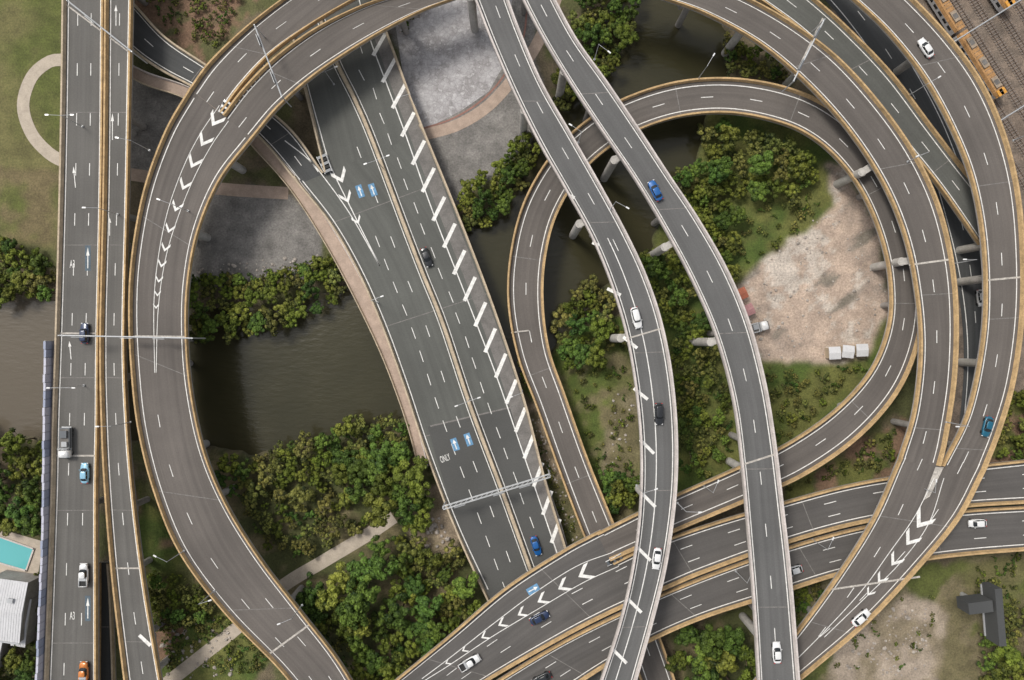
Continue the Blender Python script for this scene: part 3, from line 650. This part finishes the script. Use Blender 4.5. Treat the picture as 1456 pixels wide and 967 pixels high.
# ------------------------------------------------------------ vehicles
def sup(cx,L_,W_,z,n=20,e=4.0,front=0):
    out=[]
    for k in range(n):
        t=2*math.pi*(k+.5)/n; c,s=math.cos(t),math.sin(t)
        x=math.copysign(abs(c)**(2/e),c)*L_/2; y=math.copysign(abs(s)**(2/e),s)*W_/2
        out.append((cx+x,y*(1-0.06*max(0,x/(L_/2))**2),z))
    return out
def put_vehicle(e_name,x,y,z,d,builder,dz=0.02):
    p=W(x,y,z); a=math.atan2(-d[1],d[0]); e=empty(e_name,(p[0],p[1],z+dz),a); builder(e); return e
def wheels(mb,xs_,yw,r=0.33):
    for xx in xs_:
        for sy in (-1,1): mb.beam((xx,sy*yw-0.11,r),(xx,sy*yw+0.11,r),r,'tyre',14)
def car(paint,kind='sedan'):
    def b(e):
        L_=4.7 if kind!='small' else 4.1; Wd=1.86
        mb=MB(); mb.loft([sup(0,L_*.96,Wd*.93,.22),sup(0,L_,Wd,.45),sup(0,L_*.99,Wd,.68),sup(0,L_*.965,Wd*.95,.86),sup(0,L_*.90,Wd*.86,.93)],paint,True,True); mb.build('body',e,True)
        suv=kind=='suv'; zr=1.62 if suv else 1.43; rl=2.3 if suv else 1.55; rc=-.55 if suv else -.35
        g=MB(); g.loft([sup(-.30 if not suv else -.5,2.95 if not suv else 3.1,Wd*.84,.92,20,5),sup(rc,rl+.15,Wd*.70,zr-.05,20,5)],'glass',True,False); g.build('windows',e,True)
        rf=MB(); rf.loft([sup(rc,rl+.16,Wd*.715,zr-.06,20,5),sup(rc,rl+.1,Wd*.69,zr,20,5),sup(rc,rl*.85,Wd*.58,zr+.035,20,5)],paint,True,True)
        for sy in(-1,1): 
            rf.beam((.95 if not suv else .85,sy*Wd*.39,.93),(rc+rl*.46,sy*Wd*.335,zr-.04),.045,paint,5)
            rf.beam((-1.6,sy*Wd*.39,.93),(rc-rl*.46,sy*Wd*.335,zr-.04),.05,paint,5)
            rf.beam((rc,sy*Wd*.41,.93),(rc,sy*Wd*.345,zr-.04),.035,paint,5)
            rf.box((.75,sy*(Wd*.5+.05),.95),(.16,.2,.13),paint)
        rf.build('roof',e,True)
        w=MB(); wheels(w,(1.42,-1.38),.82); w.build('wheels',e)
        l=MB()
        for sy in(-1,1): l.box((L_*.475,sy*.62,.66),(.16,.36,.14),'lampw'); l.box((-L_*.478,sy*.65,.74),(.12,.32,.14),'lampr')
        l.build('lights',e)
    return b
def ute(paint,tray='tray'):
    def b(e):
        mb=MB(); mb.loft([sup(0,5.1,1.8,.35),sup(0,5.3,1.9,.6),sup(0,5.25,1.9,.85)],paint,True,True); mb.loft([sup(1.7,1.7,1.8,.84),sup(1.65,1.5,1.65,1.05)],paint,True,True)
        for sy in(-1,1): mb.box((-1.45,sy*.88,1.05),(2.1,.1,.4),paint)
        mb.box((-2.5,0,1.05),(.1,1.8,.4),paint); mb.box((-.42,0,1.05),(.1,1.8,.4),paint); mb.build('body',e,True)
        g=MB(); g.loft([sup(.35,2.1,1.7,1.0,20,5),sup(.15,1.35,1.4,1.62,20,5)],'glass'); g.build('windows',e,True)
        r=MB(); r.loft([sup(.15,1.4,1.42,1.6,20,5),sup(.15,1.25,1.3,1.68,20,5)],paint,True,True); r.build('roof',e,True)
        t=MB(); t.box((-1.45,0,.9),(2.0,1.66,.06),'tyre'); t.box((-.9,0,1.15),(.6,1.5,.35),'steel'); t.build('tray',e)
        w=MB(); wheels(w,(1.6,-1.55),.84,.38); w.build('wheels',e)
        l=MB()
        for sy in(-1,1): l.box((2.6,sy*.65,.75),(.1,.36,.16),'lampw'); l.box((-2.64,sy*.7,.8),(.06,.25,.2),'lampr')
        l.build('lights',e)
    return b
def truck(paint,boxm):
    def b(e):
        c=MB(); c.loft([sup(2.6,1.8,2.2,.5,20,6),sup(2.6,1.85,2.25,1.3,20,6),sup(2.5,1.5,2.0,2.25,20,6)],paint,True,True); c.build('cab',e,True)
        g=MB(); g.box((3.42,0,1.65),(.12,1.8,.6),'glass'); g.build('windscreen',e)
        t=MB(); t.box((-.9,0,.75),(5.2,2.2,.2),'steel'); t.box((-1.0,0,1.25),(4.6,2.3,.8),boxm); t.box((-1.0,0,1.66),(4.1,1.9,.06),'concd'); t.box((-1.9,0,1.9),(1.6,1.5,.5),'p_grey'); t.box((.3,.2,1.9),(1.1,1.2,.5),'signback'); t.box((1.3,0,1.9),(.15,2.2,1.2),'steel'); t.build('load_tray',e)
        w=MB(); wheels(w,(2.5,-1.6,-2.6),.98,.46); w.build('wheels',e)
    return b
for k,c in dict(white=(.76,.76,.75),black=(.02,.022,.025),navy=(.015,.03,.08),blue=(.01,.10,.32),teal=(.01,.11,.18),lblue=(.24,.46,.60),grey=(.10,.11,.12),orange=(.6,.2,.04),silver=(.5,.51,.52)).items(): M['p_'+k]=plain('paint_'+k,c,0.3,0.1,0.6)
V_=[('sedan_car',123,474,11,(0,-1),car('p_navy','suv')),('flatbed_truck',98,628,11,(0,1),truck('p_white','p_grey')),('sedan_car',123,672,11,(0,-1),car('p_lblue')),('pickup_truck',122,816,11,(0,-1),ute('p_white')),('pickup_truck',122,955,11,(0,-1),ute('p_orange')),
('sedan_car',607,366,4,(.35,.94),car('p_black')),('sedan_car',762,775,4,(.3,.95),car('p_blue')),
('sedan_car',931,272,18,(-.45,-.9),car('p_blue')),('sedan_car',904,452,18,(.25,.97),car('p_white','suv')),('sedan_car',936,588,18,(.02,1),car('p_black','suv')),('sedan_car',933,793,18,(-.12,1),car('p_white')),('sedan_car',1103,926,18,(-.05,-1),car('p_white')),
('sedan_car',767,877,9.98,(.88,-.45),car('p_navy')),('pickup_truck',668,940,9.98,(.85,-.5),ute('p_white')),
('sedan_car',1314,70,14,(-.55,-.83),car('p_white')),('sedan_car',1401,606,14,(-.25,.97),car('p_teal')),('sedan_car',1222,877,14,(.75,-.66),car('p_white')),('sedan_car',1387,743,9.97,(-1,.03),car('p_white','small')),('sedan_car',1127,810,9.97,(-.95,.3),car('p_silver','small')),
('sedan_car',1392,424,.1,(.1,1),car('p_white','small')),('sedan_car',770,963,9.97,(-.88,.45),car('p_black')),
('parked_truck',1069,467,0,(1,-.25),truck('p_white','p_silver'))]
for v in V_: put_vehicle(*v)
# ------------------------------------------------------------ furniture
def lamp(x,y,z,ang,arms=2,h=8.0):
    p=W(x,y,z); e=empty('street_lamp',(p[0],p[1],z),math.radians(ang)); mb=MB()
    mb.beam((0,0,0),(0,0,h),(.11,.06),'steel',8); mb.box((0,0,.15),(.4,.4,.3),'steel'); mb.build('pole',e)
    a=MB()
    for sg in ([1,-1] if arms==2 else [1]): a.beam((0,0,h-.1),(sg*2.4,0,h+.3),.045,'steel',6); a.box((sg*2.7,0,h+.31),(.75,.28,.14),'p_white')
    a.build('arms',e)
for a in [(545,240,4,20,2),(537,430,4,20,1),(668,567,4,20,2),(118,180,11,0,2),(120,548,11,0,2),(168,305,11,180,1),(213,214,13,170,1),(262,783,13,150,1),(845,85,18,-40,1),(822,203,18,150,1),(868,297,18,-30,1),(992,113,8,60,1),(1290,137,8.2,30,1),(963,715,18,0,1),(1046,812,9.97,70,1),(1155,767,9.97,70,1),(1290,230,14,200,1),(1355,375,14,180,1),(430,860,13,200,1),(305,840,13,20,1),(475,120,4,20,2),(590,150,4,200,1),(1440,200,14,200,1),(905,690,18,20,1),(1345,600,14,180,1),(1000,690,10,70,1),(1300,690,9.99,90,1),(268,300,13,160,1),(186,600,11,180,1),(742,555,4,200,1)]: lamp(*a)
def gantry(p,q,z,h=6.2,panels=2,name='sign_gantry',thin=False):
    a=np.array(W(*p,z));b=np.array(W(*q,z)); 
    k=(H-z-h)/(H-z); a[:2]*=k;b[:2]*=k
    c=(a+b)/2; L_=np.linalg.norm((b-a)[:2]); ang=math.atan2(b[1]-a[1],b[0]-a[0]); e=empty(name,tuple(c),ang)
    mb=MB(); pr=.14 if thin else .2
    for sx in(-1,1): mb.beam((sx*L_/2,0,-.3),(sx*L_/2,0,h+.3),pr,'steel',8)
    if thin: mb.beam((-L_/2,0,h),(L_/2,0,h),.17,'steel',8)
    else:
        for yy in(-.35,.35):
            for zz in(0,.9): mb.beam((-L_/2,yy,h-.3+zz),(L_/2,yy,h-.3+zz),.08,'steel',6)
        n=int(L_/1.2)
        for k in range(n):
            x0=-L_/2+k*L_/n;x1=x0+L_/n; mb.beam((x0,-.35,h+.6),(x1,.35,h+.6),.045,'steel',5); mb.beam((x0,.35,h-.3),(x1,.35,h+.6),.045,'steel',5)
    mb.build('truss',e)
    s=MB()
    for k in range(panels):
        xx=-L_/2+L_*(k+.5+.2*(k%2))/(panels+.3); s.box((xx,-.3 if thin else -.55,h+.2),(min(2.6,L_*.25),.1,1.4 if thin else 2.2),'signback')
    s.build('sign_panels',e)
gantry((84,477),(274,481),11,6,3,thin=True); gantry((630,722),(782,676),4,6.2,3); gantry((362,36),(401,138),13,6,2,thin=True); gantry((1172,28),(1128,116),14,6,2,thin=True); gantry((96,1),(188,74),11,6,1,thin=True); 
def cushion(x,y,z,d,l,w):
    p=W(x,y,z);e=empty('crash_cushion',(p[0],p[1],z+.03),math.atan2(-d[1],d[0])); mb=MB()
    n=5
    for k in range(n): mb.box((l*(k+.5)/n-l/2,0,.45),(l/n*.7,w*(1-.08*k),.9),'tyre' if k%2 else 'p_grey'); 
    for sy in(-1,1): mb.beam((-l/2,sy*w*.52,.7),(l/2,sy*w*.4,.7),.09,'p_white',6)
    mb.build('modules',e)
cushion(321,154,13,(-.5,.85),3.2,1.6);cushion(463,234,4,(.4,.9),4.5,2.2);cushion(873,795,9.98,(-.9,.45),4,1.3)
mb=MB()
pp=smooth([(77,485),(75,620),(73,760),(68,880),(64,985)],n=44); M['nb1']=plain('panel_lilac',(.46,.46,.54),.5);M['nb2']=plain('panel_blue',(.27,.30,.40),.5)
for i in range(43):
    a=np.array(W(*pp[i],11));b=np.array(W(*pp[i+1],11));c=(a+b)/2;ang=math.atan2(b[1]-a[1],b[0]-a[0])
    mb.box((c[0]-.4,c[1],10.6+1.2+(.2 if i%4==0 else 0)),(np.linalg.norm(b-a)*.95,.5,3.4),'nb1' if (i//2)%3 else 'nb2',ang)
    mb.beam((a[0]-.4,a[1],9.5),(a[0]-.4,a[1],13.6),.1,'steel',6)
mb.build('noise_barrier')
mb=MB(); poly(mb,[(-60,735),(62,770),(52,830),(-60,815)],0,'pathpale',.03); mb.build('pool_terrace')
e=empty('swimming_pool'); mb=MB(); poly(mb,[(-50,745),(49,780),(38,811),(-50,785)],0.2,'pool',0.0); mb.build('water',e)
mb=MB(); cs=[W(x,y,0)for x,y in[(-50,745),(49,780),(38,811),(-50,785)]]
for i in range(4):
    a,b=cs[i],cs[(i+1)%4]; mb.box(((a[0]+b[0])/2,(a[1]+b[1])/2,.2),(math.dist(a,b)+.3,.35,.3),'white_par',math.atan2(b[1]-a[1],b[0]-a[0]))
mb.build('coping',e)
for x,y in[(8,820),(20,823),(32,826),(44,822)]:
    p=W(x,y,0);e=empty('sun_lounger',(p[0],p[1],.05),-1.3);mb=MB();mb.box((0,0,.3),(1.4,.6,.08),'p_lblue');mb.box((-.85,0,.5),(.08,.6,.5),'p_lblue')
    for a in(-.6,.6):
        for b in(-.25,.25): mb.beam((a,b,0),(a,b,.3),.03,'steel',5)
    mb.build('frame',e)
M['roofw']=rough('white_metal_roof',(.56,.56,.57),.4,.08,3)
def shed(name,x,y,l,w,h,ang,roof,wall,ribs=True):
    p=W(x,y,h);e=empty(name,(p[0],p[1],0),math.radians(ang));mb=MB();mb.box((0,0,h/2),(l,w,h),wall);mb.box((l*.25,-w/2-.02,1.1),(.9,.05,2.1),'signback');mb.box((-l*.2,-w/2-.02,h*.6),(1.0 if l>3 else .6,.05,.8),'glass');mb.build('walls',e)
    r=MB();o=.25
    r.loft([[(-l/2-o,-w/2-o,h),(-l/2-o,0,h+.25+w*.03),(-l/2-o,w/2+o,h)],[(l/2+o,-w/2-o,h),(l/2+o,0,h+.25+w*.03),(l/2+o,w/2+o,h)]],roof,True,True)
    if ribs:
        for k in range(int(l/.6)): 
            for sg in(-1,1): r.beam((-l/2+k*.6+.3,sg*(w/2+o),h+.03),(-l/2+k*.6+.3,0,h+.3+w*.03),.03,roof,4)
    if l>6:
        for k in (-.25,.2): r.box((l*k,w*.2,h+.6),(1.2,1.0,.8),'steel')
        r.box((0,-w/2-.2,h+.1),(l+.6,.3,.3),'steel')
    r.build('roof',e); return e
shed('white_roofed_building',5,868,9,14,6,-8,'roofw','conc'); shed('white_roofed_building',30,885,3,11,4,-8,'roofw','conc'); shed('white_roofed_building',-30,925,10,8,5,-8,'roofw','conc')
for x,y,a in[(1187,502,3),(1206,500,-6),(1226,498,2)]: shed('portable_cabin',x,y,2.3,2.5,2.6,a,'roofw','cream')
M['contr']=rough('container_red',(.36,.12,.07),1,.15,4)
M['contp']=rough('container_pink',(.38,.2,.2),1,.15,4)
shed('shipping_container',1052,419,3.0,2.2,2.5,25,'contr','contr');shed('shipping_container',1062,442,3.0,2.2,2.5,25,'contp','contp')
p=W(1362,845,0);e=empty('billboard',(p[0],p[1],0),math.radians(0));mb=MB();mb.box((2.2,-1,9.5),(1.6,13,4.5),'asD',.08);mb.box((-2.2,1.2,9.5),(5.5,2.6,4.3),'asD',.12);mb.build('panel',e)
mb=MB();mb.beam((1,0,0),(1,0,8),.6,'steel',12);mb.box((1.6,-1,7.2),(1.0,12,.3),'steel',.08);mb.build('post',e)
ra=np.array([1237,-90.]);rb=np.array([1507,342.]);rd=(rb-ra)/np.linalg.norm(rb-ra);rn=np.array([-rd[1],rd[0]])
for k,off in enumerate([0,-24,-52,-76,-100,-126,-150]):
    e=empty('railway_track');mb=MB(); a=ra+rn*off; A=np.array(W(*a,0));Bq=np.array(W(*(a+rd*620),0));d=(Bq-A);Ln=np.linalg.norm(d);d/=Ln;n=np.array([-d[1],d[0],0]);ang=math.atan2(d[1],d[0])
    for s in(-.55,.55):
        c=(A+Bq)/2+n*s; mb.box((c[0],c[1],.28),(Ln,.09,.16),'rail',ang)
    mb.build('rails',e);mb=MB()
    for q in np.arange(0,Ln,.75): c=A+d*q; mb.box((c[0],c[1],.12),(.26,2.2,.14),'sleeper',ang)
    mb.build('sleepers',e)
M['troof']=rough('train_roof',(.38,.21,.085),1,.28,4);M['tyel']=rough('train_yellow',(.62,.30,.05),1,.1,4);M['tsil']=rough('train_roof_grey',(.30,.24,.18),1,.2,4)
def train(off,start,n,front,roof):
    for k in range(n):
        c=ra+rn*off+rd*(start-k*108-52); p=W(*c,0); ang=math.atan2(-rd[1],rd[0]); e=empty('train_carriage',(p[0],p[1],.35),ang)
        L_=17.6;sec=lambda x,t:[(x,-1.4*t,.8),(x,-1.42*t,2.6),(x,-1.1*t,3.4),(x,-.4*t,3.65),(x,.4*t,3.65),(x,1.1*t,3.4),(x,1.42*t,2.6),(x,1.4*t,.8)]
        mb=MB();mb.loft([sec(-L_/2,.93),sec(-L_/2+.4,1),sec(L_/2-1.0,1),sec(L_/2,.85 if k==0 else .95)],roof,True,True,mats=['p_silver',roof,roof,roof,roof,roof,'p_silver','p_silver']);mb.build('body',e)
        r=MB()
        for x in(-5.5,0,5.5): r.box((x,0,3.8),(2.6,1.5,.3),'tsil'); r.box((x,.0,3.97),(1.2,1.1,.06),'concd')
        for x in np.arange(-8,8.1,1.0): r.box((x,0,3.64),(.08,1.6,.07),'concd')
        if k==0 and front: r.box((L_/2-.7,0,3.5),(1.5,2.1,.3),'tyel'); r.box((L_/2-.02,0,2.2),(.2,2.4,1.4),'tyel')
        r.build('roof_equipment',e);g=MB()
        for sy in(-1,1):
            for x in np.arange(-7,7.5,2): g.box((x,sy*1.41,2.0),(1.3,.05,.8),'glass')
        g.build('windows',e);w=MB()
        for x in(-6.8,-4.8,4.8,6.8):
            for sy in(-.55,.55): w.beam((x,sy-.06,.45),(x,sy+.06,.45),.42,'tyre',12)
        w.build('bogies',e)
train(-24,289,3,True,'troof');train(-100,190,2,True,'troof');train(-126,150,1,False,'tsil')
for q in(60,190,320):
    p1=ra+rd*q+rn*14;p2=ra+rd*q-rn*160;gantry(tuple(p1),tuple(p2),0,6.5,0,'catenary_portal',True)
# ------------------------------------------------------------ camera, light
cam=bpy.data.cameras.new('camera');co=bpy.data.objects.new('camera',cam);COL.objects.link(co);co.location=(0,0,H)
cam.sensor_fit='HORIZONTAL';cam.angle=2*math.atan(728*S/H);cam.clip_end=6000;cam.clip_start=1;scene.camera=co
w=bpy.data.worlds.new('World');scene.world=w;w.use_nodes=True;nt=w.node_tree;bg=nt.nodes['Background']
sky=nt.nodes.new('ShaderNodeTexSky');sky.sky_type='NISHITA';sky.sun_disc=False;el=math.radians(55);az=math.radians(-50)
sky.sun_elevation=el;sky.sun_rotation=az;sky.dust_density=4;sky.ozone_density=0.6;sky.air_density=1.0
hs=nt.nodes.new('ShaderNodeHueSaturation');hs.inputs['Saturation'].default_value=0.25;nt.links.new(sky.outputs[0],hs.inputs['Color']);nt.links.new(hs.outputs[0],bg.inputs[0]);bg.inputs[1].default_value=0.15
su=bpy.data.lights.new('sun','SUN');su.energy=2.0;su.angle=math.radians(14);su.color=(1,.95,.87);so=bpy.data.objects.new('sun',su);COL.objects.link(so)
dirv=Vector((math.sin(az)*math.cos(el),math.cos(az)*math.cos(el),math.sin(el)));so.rotation_euler=dirv.to_track_quat('Z','Y').to_euler()
scene.view_settings.view_transform='Standard';scene.view_settings.look='None';scene.view_settings.exposure=0
print('trees',nt_)
